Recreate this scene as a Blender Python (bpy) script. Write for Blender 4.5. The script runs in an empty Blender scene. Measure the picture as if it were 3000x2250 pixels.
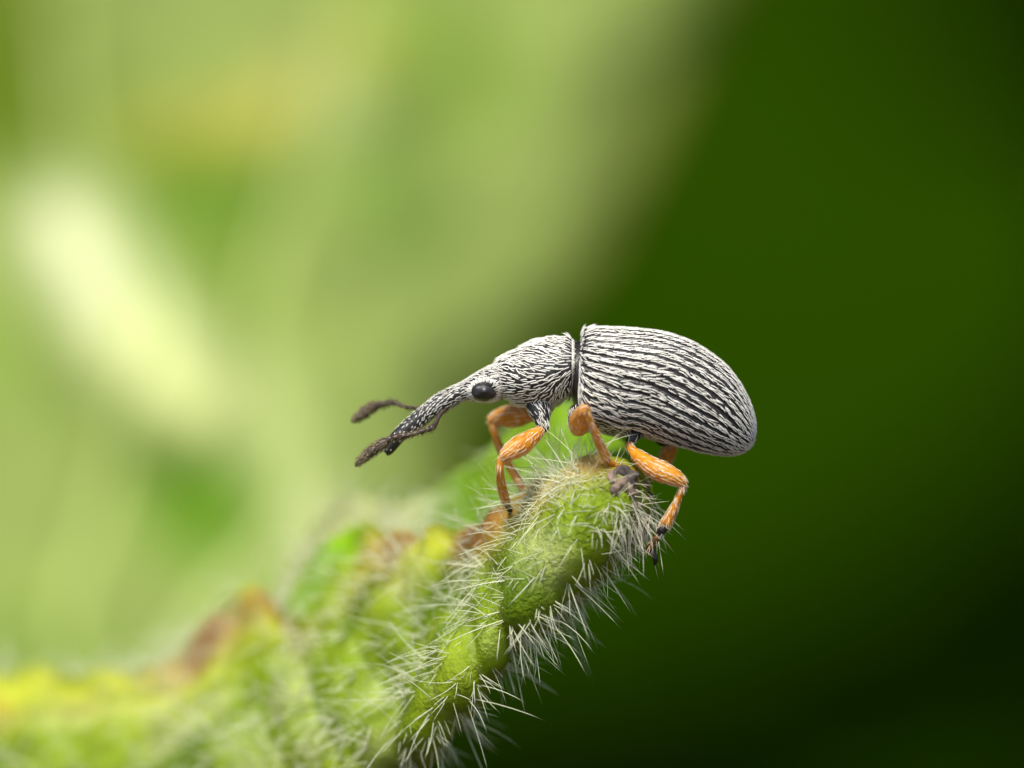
# Macro photograph of a small long-snouted weevil on the hairy edge of a leaf.
# Units: 1 Blender unit = 1 millimetre (scene.unit_settings.scale_length = 0.001).
import bpy, math
import numpy as np

# ------------------------------------------------------------------ camera, sky, sun, exposure
scene = bpy.context.scene
scene.unit_settings.system = 'METRIC'
scene.unit_settings.scale_length = 0.001
scene.unit_settings.length_unit = 'MILLIMETERS'
D = 80.0                    # camera to the weevil's mid plane (y = 0), mm
K = 9.0 / 3000.0            # mm per photograph pixel at y = 0
FOCUS_Y = -0.32
APERTURE = 3.4              # entrance pupil diameter, mm
cam_d = bpy.data.cameras.new('camera')
cam = bpy.data.objects.new('camera', cam_d)
scene.collection.objects.link(cam)
cam.location = (0, -D, 0)
cam.rotation_euler = (math.radians(90), 0, 0)
cam_d.sensor_width = 36.0
cam_d.lens = 36.0 * D / 9.0
cam_d.clip_start = 1.0
cam_d.clip_end = 200000.0
cam_d.dof.use_dof = True
cam_d.dof.focus_distance = D + FOCUS_Y
cam_d.dof.aperture_fstop = cam_d.lens * 1e-3 / APERTURE
scene.camera = cam

SUN_EL, SUN_AZ = 56.0, 196.0     # azimuth from +Y clockwise: high behind the camera, a little left
world = bpy.data.worlds.new('World')
scene.world = world
world.use_nodes = True
wn = world.node_tree
bgn = wn.nodes['Background']
sky = wn.nodes.new('ShaderNodeTexSky')
sky.sky_type = 'NISHITA'
sky.sun_disc = False
sky.sun_elevation = math.radians(SUN_EL)
sky.sun_rotation = math.radians(SUN_AZ)
wn.links.new(sky.outputs[0], bgn.inputs[0])
bgn.inputs[1].default_value = 0.11
sun_d = bpy.data.lights.new('sun', 'SUN')
sun_d.energy = 3.6
sun_d.angle = math.radians(18.0)
sun_d.color = (1.0, 0.94, 0.83)
sun = bpy.data.objects.new('sun', sun_d)
scene.collection.objects.link(sun)
sun.location = (-200, -300, 500)
sun.rotation_euler = (math.radians(90 - SUN_EL), 0, math.radians(180 - SUN_AZ))
vs = scene.view_settings
vs.view_transform = 'Standard'
vs.look = 'None'
vs.exposure = 0.78
vs.gamma = 1.0
vs.use_curve_mapping = False
scene.cycles.use_denoising = True
scene.cycles.denoiser = 'OPENIMAGEDENOISE'
scene.cycles.max_bounces = 10
scene.cycles.transparent_max_bounces = 8
scene.cycles.sample_clamp_indirect = 6.0

rng = np.random.default_rng(11)


# ------------------------------------------------------------------ helpers
def P(px, py, y=0.0):
    """photograph pixel + distance behind the weevil's mid plane -> millimetres"""
    f = (D + y) / D
    return np.array([(px - 1500.0) * K * f, y, (1125.0 - py) * K * f])


def PA(a):
    a = np.asarray(a, float)
    f = (D + a[..., 2]) / D
    return np.stack([(a[..., 0] - 1500.0) * K * f, a[..., 2], (1125.0 - a[..., 1]) * K * f], -1)


def cr(ctrl, n):
    """Catmull-Rom resampling of control rows (any trailing shape) to n rows"""
    c = np.asarray(ctrl, float)
    m = len(c)
    u = np.linspace(0, m - 1, n)
    i = np.minimum(u.astype(int), m - 2)
    t = (u - i).reshape((-1,) + (1,) * (c.ndim - 1))
    p1, p2 = c[i], c[i + 1]
    p0 = np.where((i > 0).reshape(t.shape), c[np.maximum(i - 1, 0)], 2 * p1 - p2)
    p3 = np.where((i < m - 2).reshape(t.shape), c[np.minimum(i + 2, m - 1)], 2 * p2 - p1)
    return 0.5 * (2 * p1 + (p2 - p0) * t + (2 * p0 - 5 * p1 + 4 * p2 - p3) * t * t + (3 * p1 - p0 - 3 * p2 + p3) * t ** 3)


def norm(v):
    return v / np.maximum(np.linalg.norm(v, axis=-1, keepdims=True), 1e-12)


_pw = np.random.default_rng(5)
_W = _pw.normal(size=(24, 3))
_PH = _pw.uniform(0, 6.283, 24)


def snoise(p, scale, k0=0):
    """cheap smooth noise in about -1..1 from a few summed sines"""
    q = np.asarray(p, float) * scale
    s = 0
    for k in range(k0, k0 + 6):
        s = s + np.sin(q @ _W[k % 24] + _PH[k % 24] + 0.7 * np.sin(q @ _W[(k + 7) % 24] * 0.6))
    return s / 3.2


def mesh_obj(name, verts, faces, mat, parent=None, smooth=True, attrs=None, mats=None, midx=None):
    verts = np.ascontiguousarray(np.asarray(verts, np.float32))
    me = bpy.data.meshes.new(name)
    me.vertices.add(len(verts))
    me.vertices.foreach_set('co', verts.ravel())
    if isinstance(faces, np.ndarray):
        fl = [faces]
    else:
        fl = [np.asarray(f, np.int32) for f in faces if len(f)]
    tot = np.concatenate([np.full(len(f), f.shape[1], np.int32) for f in fl])
    idx = np.concatenate([f.astype(np.int32).ravel() for f in fl])
    st = np.concatenate([[0], np.cumsum(tot)[:-1]]).astype(np.int32)
    me.loops.add(len(idx))
    me.loops.foreach_set('vertex_index', idx)
    me.polygons.add(len(tot))
    me.polygons.foreach_set('loop_start', st)
    me.polygons.foreach_set('loop_total', tot)
    me.polygons.foreach_set('use_smooth', np.full(len(tot), smooth))
    for m in (mats or [mat]):
        me.materials.append(m)
    if midx is not None:
        me.polygons.foreach_set('material_index', np.asarray(midx, np.int32))
    me.update(calc_edges=True)
    me.validate()
    for k, v in (attrs or {}).items():
        v = np.asarray(v, np.float32)
        if v.ndim == 1:
            a = me.attributes.new(k, 'FLOAT', 'POINT')
            a.data.foreach_set('value', v)
        else:
            a = me.attributes.new(k, 'FLOAT_COLOR', 'POINT')
            if v.shape[1] == 3:
                v = np.concatenate([v, np.ones((len(v), 1), np.float32)], 1)
            a.data.foreach_set('color', np.ascontiguousarray(v).ravel())
    o = bpy.data.objects.new(name, me)
    scene.collection.objects.link(o)
    if parent is not None:
        o.parent = parent
        o.matrix_parent_inverse = parent.matrix_world.inverted()
    return o


def empty(name, loc, label, cat, group=None):
    o = bpy.data.objects.new(name, None)
    o.empty_display_size = 0.2
    scene.collection.objects.link(o)
    o.location = [float(v) for v in loc]
    o['label'] = label
    o['category'] = cat
    if group:
        o['group'] = group
    bpy.context.view_layer.update()
    return o


def grid_faces(n, m, closed, off=0):
    i = np.arange(n - 1)[:, None]
    j = np.arange(m if closed else m - 1)[None, :]
    a = i * m + j
    b = i * m + (j + 1) % m
    return (np.stack([a, b, b + m, a + m], -1).reshape(-1, 4) + off)


class Builder:
    """collects pieces of one mesh"""
    def __init__(self):
        self.v, self.q, self.t, self.n = [], [], [], 0
        self.qm, self.tm = [], []
        self.c = []

    def add(self, v, quads=None, tris=None, mi=0, col=0.0):
        v = np.asarray(v).reshape(-1, 3)
        if quads is not None and len(quads):
            self.q.append(np.asarray(quads) + self.n)
            self.qm.append(np.full(len(quads), mi))
        if tris is not None and len(tris):
            self.t.append(np.asarray(tris) + self.n)
            self.tm.append(np.full(len(tris), mi))
        self.v.append(v)
        self.c.append(np.broadcast_to(np.asarray(col, float), (len(v),)))
        self.n += len(v)

    def rings(self, R, mi=0, caps=True, col=0.0):
        n, m, _ = R.shape
        v = R.reshape(-1, 3)
        tris = []
        if caps:
            v = np.concatenate([v, R[0].mean(0)[None], R[-1].mean(0)[None]])
            j = np.arange(m)
            tris = np.concatenate([np.stack([np.full(m, n * m), (j + 1) % m, j], -1),
                                   np.stack([np.full(m, n * m + 1), (n - 1) * m + j, (n - 1) * m + (j + 1) % m], -1)])
        cc = np.asarray(col, float)
        if cc.ndim == 1:
            cc = np.repeat(cc, m)
            if caps:
                cc = np.concatenate([cc, [cc[0], cc[-1]]])
        self.add(v, grid_faces(n, m, True), tris, mi, cc)

    def obj(self, name, mats, parent=None, attr=None):
        v = np.concatenate(self.v)
        fs, ms = [], []
        if self.q:
            fs.append(np.concatenate(self.q)); ms.append(np.concatenate(self.qm))
        if self.t:
            fs.append(np.concatenate(self.t)); ms.append(np.concatenate(self.tm))
        at = {attr: np.concatenate(self.c)} if attr else None
        return mesh_obj(name, v, fs, None, parent, True, at, mats, np.concatenate(ms))


def tube_rings(pts, rad, m=12, flat=1.0):
    """rings round a polyline with parallel-transported frames"""
    p = np.asarray(pts, float)
    r = np.asarray(rad, float)
    t = norm(np.gradient(p, axis=0))
    up = np.array([0.0, 1.0, 0.0])
    if abs(t[0] @ up) > 0.9:
        up = np.array([1.0, 0.0, 0.0])
    a = norm(up - (up @ t[0]) * t[0])
    R = np.zeros((len(p), m, 3))
    th = np.linspace(0, 2 * np.pi, m, endpoint=False)
    for i in range(len(p)):
        a = norm(a - (a @ t[i]) * t[i])
        b = np.cross(t[i], a)
        R[i] = p[i] + r[i] * (np.cos(th)[:, None] * a * flat + np.sin(th)[:, None] * b)
    return R


def limb(ctrl, n, m=16):
    """ctrl rows (px, py, y, radius px) -> rings"""
    c = cr(ctrl, n)
    return tube_rings(PA(c[:, :3]), np.maximum(c[:, 3], 1.0) * K, m), c


def setae(pos, nrm, tan, length, width, lift=0.10, curve=0.0):
    """flattened tapering hairs lying on a surface: verts, quads, tris"""
    nn = len(pos)
    side = norm(np.cross(nrm, tan))
    L = np.asarray(length).reshape(-1, 1)
    W = np.asarray(width).reshape(-1, 1)
    st = [0.0, 0.35, 0.75]
    wd = [0.45, 0.55, 0.42]
    V = []
    for s, w in zip(st, wd):
        c = pos + tan * L * s + nrm * (L * lift * math.sin(s * 2.6) + W * 0.10) + side * (curve.reshape(-1, 1) * L * s * s if np.ndim(curve) else 0)
        V += [c - side * W * w, c + nrm * W * 0.35, c + side * W * w]
    s = 1.0
    V.append(pos + tan * L + nrm * (L * lift * 0.35) + side * (curve.reshape(-1, 1) * L if np.ndim(curve) else 0))
    V = np.stack(V, 1)                       # nn,10,3
    b = (np.arange(nn) * 10)[:, None]
    q = np.concatenate([b + np.array([[0, 1, 4, 3]]), b + np.array([[1, 2, 5, 4]]),
                        b + np.array([[3, 4, 7, 6]]), b + np.array([[4, 5, 8, 7]])])
    t = np.concatenate([b + np.array([[6, 7, 9]]), b + np.array([[7, 8, 9]])])
    return V.reshape(-1, 3), q, t


def spread(pos, d, n, along, across, want):
    """greedy even spacing: keep a hair only when no kept hair lies within an ellipse stretched along its direction"""
    cell = along
    grid = {}
    keep = []
    side = np.cross(n, d)
    ijk = np.floor(pos / cell).astype(int)
    al = np.broadcast_to(along, len(pos)) if np.ndim(along) == 0 else along
    for i in range(len(pos)):
        a, b, c = ijk[i]
        ok = True
        for x in (a - 1, a, a + 1):
            for y in (b - 1, b, b + 1):
                for z in (c - 1, c, c + 1):
                    for j in grid.get((x, y, z), ()):
                        e = pos[j] - pos[i]
                        if (e @ d[i] / along) ** 2 + (e @ side[i] / across[i]) ** 2 + (e @ n[i] / along) ** 2 < 1.0:
                            ok = False
                            break
                    if not ok:
                        break
                if not ok:
                    break
            if not ok:
                break
        if ok:
            keep.append(i)
            grid.setdefault((a, b, c), []).append(i)
            if len(keep) >= want:
                break
    return np.array(keep)


class Surf:
    """a lofted grid of rings that can be sampled for hair roots"""
    def __init__(self, R, closed=True):
        self.R = np.concatenate([R, R[:, :1]], 1) if closed else R
        self.n, self.m = self.R.shape[:2]
        self.du = np.gradient(self.R, axis=0)
        self.dv = np.gradient(self.R, axis=1)
        self.N = norm(np.cross(self.du, self.dv))
        c = self.R.mean(1, keepdims=True)
        if ((self.R - c) * self.N).sum(-1).mean() < 0:
            self.N = -self.N

    def area_pick(self, k, g, w=None):
        a = np.linalg.norm(np.cross(self.du, self.dv), axis=-1)[:-1, :-1]
        if w is not None:
            a = a * w[:-1, :-1]
        p = (a / a.sum()).ravel()
        f = g.choice(len(p), size=k, p=p)
        return f // a.shape[1] + g.random(k), f % a.shape[1] + g.random(k)

    def at(self, u, v, arr=None):
        arr = self.R if arr is None else arr
        i = np.clip(u.astype(int), 0, self.n - 2)
        j = np.clip(v.astype(int), 0, self.m - 2)
        fu, fv = (u - i)[:, None], (v - j)[:, None]
        return (arr[i, j] * (1 - fu) * (1 - fv) + arr[i + 1, j] * fu * (1 - fv)
                + arr[i, j + 1] * (1 - fu) * fv + arr[i + 1, j + 1] * fu * fv)

    def frame(self, u, v):
        n = norm(self.at(u, v, self.N))
        t = self.at(u, v, self.du)
        t = norm(t - (t * n).sum(-1, keepdims=True) * n)
        return self.at(u, v), n, t, np.cross(n, t)


# ------------------------------------------------------------------ materials
def new_mat(name):
    m = bpy.data.materials.new(name)
    m.use_nodes = True
    nt = m.node_tree
    return m, nt, nt.nodes['Principled BSDF'], nt.nodes['Material Output']


def noise_node(nt, scale, detail=3.0, rough=0.55):
    tc = nt.nodes.new('ShaderNodeTexCoord')
    nz = nt.nodes.new('ShaderNodeTexNoise')
    nz.inputs['Scale'].default_value = scale
    nz.inputs['Detail'].default_value = detail
    nz.inputs['Roughness'].default_value = rough
    nt.links.new(tc.outputs['Object'], nz.inputs['Vector'])
    return nz


def ramp(nt, src, stops):
    r = nt.nodes.new('ShaderNodeValToRGB')
    el = r.color_ramp.elements
    while len(el) < len(stops):
        el.new(0.5)
    for e, (p, c) in zip(el, stops):
        e.position = p
        e.color = (*c, 1) if len(c) == 3 else c
    nt.links.new(src, r.inputs[0])
    return r


def bump(nt, bs, src, strength, dist):
    b = nt.nodes.new('ShaderNodeBump')
    b.inputs['Strength'].default_value = strength
    b.inputs['Distance'].default_value = dist
    nt.links.new(src, b.inputs['Height'])
    nt.links.new(b.outputs[0], bs.inputs['Normal'])


def mat_cuticle():
    m, nt, bs, out = new_mat('black_cuticle')
    nz = noise_node(nt, 9.0)
    r = ramp(nt, nz.outputs[0], [(0.3, (0.010, 0.009, 0.008)), (0.75, (0.028, 0.024, 0.021))])
    nt.links.new(r.outputs[0], bs.inputs['Base Color'])
    bs.inputs['Roughness'].default_value = 0.38
    nz2 = noise_node(nt, 55.0, 2.0)
    bump(nt, bs, nz2.outputs[0], 0.6, 0.01)
    return m


def mat_setae(name, c0, c1, trans=0.25):
    m, nt, bs, out = new_mat(name)
    nz = noise_node(nt, 14.0, 2.0)
    r = ramp(nt, nz.outputs[0], [(0.3, c0), (0.7, c1)])
    nt.links.new(r.outputs[0], bs.inputs['Base Color'])
    bs.inputs['Roughness'].default_value = 0.5
    tr = nt.nodes.new('ShaderNodeBsdfTranslucent')
    nt.links.new(r.outputs[0], tr.inputs[0])
    mx = nt.nodes.new('ShaderNodeMixShader')
    mx.inputs[0].default_value = trans
    nt.links.new(bs.outputs[0], mx.inputs[1])
    nt.links.new(tr.outputs[0], mx.inputs[2])
    nt.links.new(mx.outputs[0], out.inputs[0])
    return m


def mat_leg():
    """amber leg; the 'dark' point attribute turns joints and feet black"""
    m, nt, bs, out = new_mat('amber_leg')
    nz = noise_node(nt, 16.0, 3.0)
    r = ramp(nt, nz.outputs[0], [(0.3, (0.56, 0.19, 0.008)), (0.7, (0.80, 0.36, 0.022))])
    at = nt.nodes.new('ShaderNodeAttribute')
    at.attribute_name = 'dark'
    mix = nt.nodes.new('ShaderNodeMix')
    mix.data_type = 'RGBA'
    nt.links.new(at.outputs['Fac'], mix.inputs[0])
    nt.links.new(r.outputs[0], mix.inputs[6])
    mix.inputs[7].default_value = (0.014, 0.010, 0.008, 1)
    nt.links.new(mix.outputs[2], bs.inputs['Base Color'])
    bs.inputs['Roughness'].default_value = 0.33
    tr = nt.nodes.new('ShaderNodeBsdfTranslucent')
    nt.links.new(mix.outputs[2], tr.inputs[0])
    mx = nt.nodes.new('ShaderNodeMixShader')
    mx.inputs[0].default_value = 0.3
    nt.links.new(bs.outputs[0], mx.inputs[1])
    nt.links.new(tr.outputs[0], mx.inputs[2])
    nt.links.new(mx.outputs[0], out.inputs[0])
    nz2 = noise_node(nt, 60.0, 2.0)
    bump(nt, bs, nz2.outputs[0], 0.5, 0.006)
    return m


def mat_plain(name, col, rough=0.5, nscale=20.0, var=0.3, bs_str=0.4, bs_dist=0.01):
    m, nt, bs, out = new_mat(name)
    nz = noise_node(nt, nscale)
    c = np.array(col)
    r = ramp(nt, nz.outputs[0], [(0.3, tuple(c * (1 - var))), (0.7, tuple(np.minimum(c * (1 + var), 1)))])
    nt.links.new(r.outputs[0], bs.inputs['Base Color'])
    bs.inputs['Roughness'].default_value = rough
    if bs_str:
        bump(nt, bs, nz.outputs[0], bs_str, bs_dist)
    return m


def mat_leaf(name, attr, nscale, dark=0.75, light=1.25, trans=0.4, rough=0.5, bdist=0.05, bscale=8.0, spec=0.25):
    """leaf blade: colour from a point colour attribute, broken up by noise; thin, so partly translucent"""
    m, nt, bs, out = new_mat(name)
    at = nt.nodes.new('ShaderNodeAttribute')
    at.attribute_name = attr
    nz = noise_node(nt, nscale, 4.0)
    r = ramp(nt, nz.outputs[0], [(0.3, (dark, dark, dark)), (0.7, (light, light, light * 0.95))])
    mul = nt.nodes.new('ShaderNodeMix')
    mul.data_type = 'RGBA'
    mul.blend_type = 'MULTIPLY'
    mul.inputs[0].default_value = 1.0
    nt.links.new(at.outputs['Color'], mul.inputs[6])
    nt.links.new(r.outputs[0], mul.inputs[7])
    nt.links.new(mul.outputs[2], bs.inputs['Base Color'])
    bs.inputs['Roughness'].default_value = rough
    bs.inputs['Specular IOR Level'].default_value = spec
    tr = nt.nodes.new('ShaderNodeBsdfTranslucent')
    hs = nt.nodes.new('ShaderNodeMix')
    hs.data_type = 'RGBA'
    hs.blend_type = 'MULTIPLY'
    hs.inputs[0].default_value = 1.0
    nt.links.new(mul.outputs[2], hs.inputs[6])
    hs.inputs[7].default_value = (1.25, 1.25, 0.5, 1)
    nt.links.new(hs.outputs[2], tr.inputs[0])
    mx = nt.nodes.new('ShaderNodeMixShader')
    mx.inputs[0].default_value = trans
    nt.links.new(bs.outputs[0], mx.inputs[1])
    nt.links.new(tr.outputs[0], mx.inputs[2])
    nt.links.new(mx.outputs[0], out.inputs[0])
    nz2 = noise_node(nt, bscale, 3.0)
    bump(nt, bs, nz2.outputs[0], 0.7, bdist)
    return m


M_CUT = mat_cuticle()
M_SET = mat_setae('white_setae', (0.72, 0.68, 0.60), (0.88, 0.85, 0.77), 0.15)
M_LEGSET = mat_setae('pale_leg_setae', (0.80, 0.62, 0.38), (0.88, 0.78, 0.60), 0.25)
M_LEG = mat_leg()
M_EYE = mat_plain('black_eye', (0.012, 0.010, 0.010), 0.42, 30, 0.2, 0.0)
M_ANT = mat_plain('brown_antenna', (0.040, 0.024, 0.017), 0.42, 30, 0.4, 0.5, 0.008)
M_ANTHAIR = mat_setae('antenna_hair', (0.14, 0.10, 0.055), (0.30, 0.24, 0.13), 0.3)
M_HAIR = mat_setae('leaf_hair', (0.86, 0.88, 0.62), (0.93, 0.94, 0.80), 0.5)
M_LEAF = mat_leaf('hairy_leaf', 'tint', 3.0, 0.7, 1.3, 0.45, 0.5, 0.06, 24.0)
M_BGLEAF = mat_leaf('background_leaf', 'tint', 0.8, 0.85, 1.15, 0.35, 0.6, 0.2, 1.5, 0.08)
M_WITHER = mat_plain('withered_brown', (0.17, 0.12, 0.085), 0.8, 12, 0.5, 0.8, 0.03)
M_GRAIN = mat_plain('white_grain', (0.82, 0.82, 0.82), 0.35, 20, 0.1, 0.3, 0.01)
M_SCRAP = mat_plain('withered_dark', (0.055, 0.042, 0.036), 0.8, 14, 0.5, 0.8, 0.03)
M_STEM = mat_plain('green_stem', (0.10, 0.16, 0.035), 0.5, 1.0, 0.3, 0.5, 0.1)
M_BRANCH = mat_plain('dark_branch', (0.022, 0.024, 0.006), 0.9, 0.3, 0.3, 0.5, 0.5)
M_SOIL = mat_plain('soil', (0.06, 0.042, 0.028), 0.9, 0.05, 0.4, 0.8, 2.0)
M_DARKLEAF = mat_leaf('dark_shrub_leaf', 'tint', 0.05, 0.7, 1.3, 0.15, 0.7, 0.5, 0.3, 0.0)

# ------------------------------------------------------------------ ground
def build_ground():
    n = 61
    e = np.linspace(-1, 1, n)
    e = np.sign(e) * np.abs(e) ** 3 * 60000
    X, Y = np.meshgrid(e, e, indexing='ij')
    Z = -190 + 3.0 * np.sin(X * 0.05) * np.cos(Y * 0.043) * (np.abs(X) < 4000) * (np.abs(Y) < 4000)
    o = mesh_obj('ground', np.stack([X, Y, Z], -1).reshape(-1, 3), grid_faces(n, n, False), M_SOIL)
    o['kind'] = 'structure'
    return o


build_ground()

# ------------------------------------------------------------------ far shrub (soft dark green behind everything)
def leaf_batch(cen, nrm, tang, size, g, seg=4):
    """simple pointed leaf blades folded along the midrib"""
    n = len(cen)
    side = norm(np.cross(nrm, tang))
    rows = []
    for s in np.linspace(0, 1, seg + 1):
        w = math.sin(math.pi * min(s * 0.92 + 0.04, 1)) ** 0.8 * 0.36
        c = cen + tang * ((s - 0.5) * size)[:, None] - nrm * (0.25 * (s - 0.4) ** 2 * size)[:, None]
        rows += [c - side * (w * size)[:, None] + nrm * (w * 0.25 * size)[:, None], c,
                 c + side * (w * size)[:, None] + nrm * (w * 0.25 * size)[:, None]]
    V = np.stack(rows, 1)
    b = (np.arange(n) * V.shape[1])[:, None]
    q = []
    for s in range(seg):
        q += [b + np.array([[3 * s, 3 * s + 1, 3 * s + 4, 3 * s + 3]]), b + np.array([[3 * s + 1, 3 * s + 2, 3 * s + 5, 3 * s + 4]])]
    return V.reshape(-1, 3), np.concatenate(q), V.shape[1]


SHRUB_SEED = 9


def build_shrub():
    g = np.random.default_rng(SHRUB_SEED)
    t = empty('shrub', (40, 330, -190), 'dark green leafy shrub standing in shade, fully out of focus behind the weevil', 'shrub')
    n = 9000
    a = np.stack([g.uniform(-620, 620, n), g.uniform(230, 430, n), g.uniform(-190, 420, n)], -1)
    a[:, 2] += 0
    # domed outline
    keep = (a[:, 2] < 400 - 0.0006 * a[:, 0] ** 2 - 0.3 * np.abs(a[:, 1] - 330))
    a = a[keep]
    n = len(a)
    nr = norm(np.stack([g.normal(0, 0.5, n), g.normal(-0.45, 0.5, n), g.normal(0.6, 0.45, n)], -1))
    tg = g.normal(size=(n, 3))
    tg = norm(tg - (tg * nr).sum(-1, keepdims=True) * nr)
    sz = g.uniform(28, 55, n)
    # leaves at the front of the shrub that reach into the light
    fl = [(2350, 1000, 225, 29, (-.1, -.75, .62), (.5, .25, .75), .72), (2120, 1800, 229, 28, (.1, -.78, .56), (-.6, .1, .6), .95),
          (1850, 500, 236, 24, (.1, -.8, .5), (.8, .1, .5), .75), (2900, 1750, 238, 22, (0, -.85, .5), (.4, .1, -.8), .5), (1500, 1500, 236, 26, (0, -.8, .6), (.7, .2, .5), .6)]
    fa = np.array([P(f[0], f[1], f[2]) for f in fl])
    fn = norm(np.array([f[4] for f in fl]))
    ft = np.array([f[5] for f in fl])
    ft = norm(ft - (ft * fn).sum(-1, keepdims=True) * fn)
    clear = ~((a[:, 1] < 265) & (np.abs(a[:, 0]) < 60) & (np.abs(a[:, 2]) < 60))
    a, nr, tg, sz = a[clear], nr[clear], tg[clear], sz[clear]
    a, nr, tg = np.concatenate([a, fa]), np.concatenate([nr, fn]), np.concatenate([tg, ft])
    sz = np.concatenate([sz, [f[3] for f in fl]])
    n = len(a)
    V, q, k = leaf_batch(a, nr, tg, sz, g)
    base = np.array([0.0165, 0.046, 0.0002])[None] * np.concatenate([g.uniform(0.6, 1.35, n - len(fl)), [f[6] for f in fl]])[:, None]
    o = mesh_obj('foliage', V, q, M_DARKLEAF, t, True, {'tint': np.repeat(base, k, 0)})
    o['kind'] = 'stuff'
    B = Builder()
    for i in range(26):
        x0, y0 = g.uniform(-500, 500), g.uniform(290, 390)
        pts = cr([(x0, y0, -195), (x0 + g.normal(0, 20), y0 + g.normal(0, 15), -40), (x0 + g.normal(0, 50), y0 + g.normal(0, 25), 120),
                  (x0 + g.normal(0, 80), y0, 260)], 14)
        B.rings(tube_rings(pts, np.linspace(6, 1.5, 14), 8))
    for p in fa:
        pts = cr([p + np.array([0, 1.5, -1.0]), p + np.array([3, 25, -12]), p + np.array([10, 80, -50]), p + np.array([14, 110, -120]), np.array([p[0] + 16, p[1] + 115, -194])], 16)
        B.rings(tube_rings(pts, np.linspace(0.6, 4, 16), 8))
    B.obj('branches', [M_BRANCH], t)


build_shrub()

# ------------------------------------------------------------------ big blurred leaf behind
def stroke(px, py, pts, r):
    """distance falloff to a polyline in photograph pixels"""
    pts = np.asarray(pts, float)
    best = np.full(np.shape(px), 1e9)
    for (ax, ay), (bx, by) in zip(pts[:-1], pts[1:]):
        dx, dy = bx - ax, by - ay
        t = np.clip(((px - ax) * dx + (py - ay) * dy) / (dx * dx + dy * dy), 0, 1)
        best = np.minimum(best, np.hypot(px - ax - t * dx, py - ay - t * dy))
    return np.exp(-(best / r) ** 2)


BG_Y = 24.0


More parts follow.
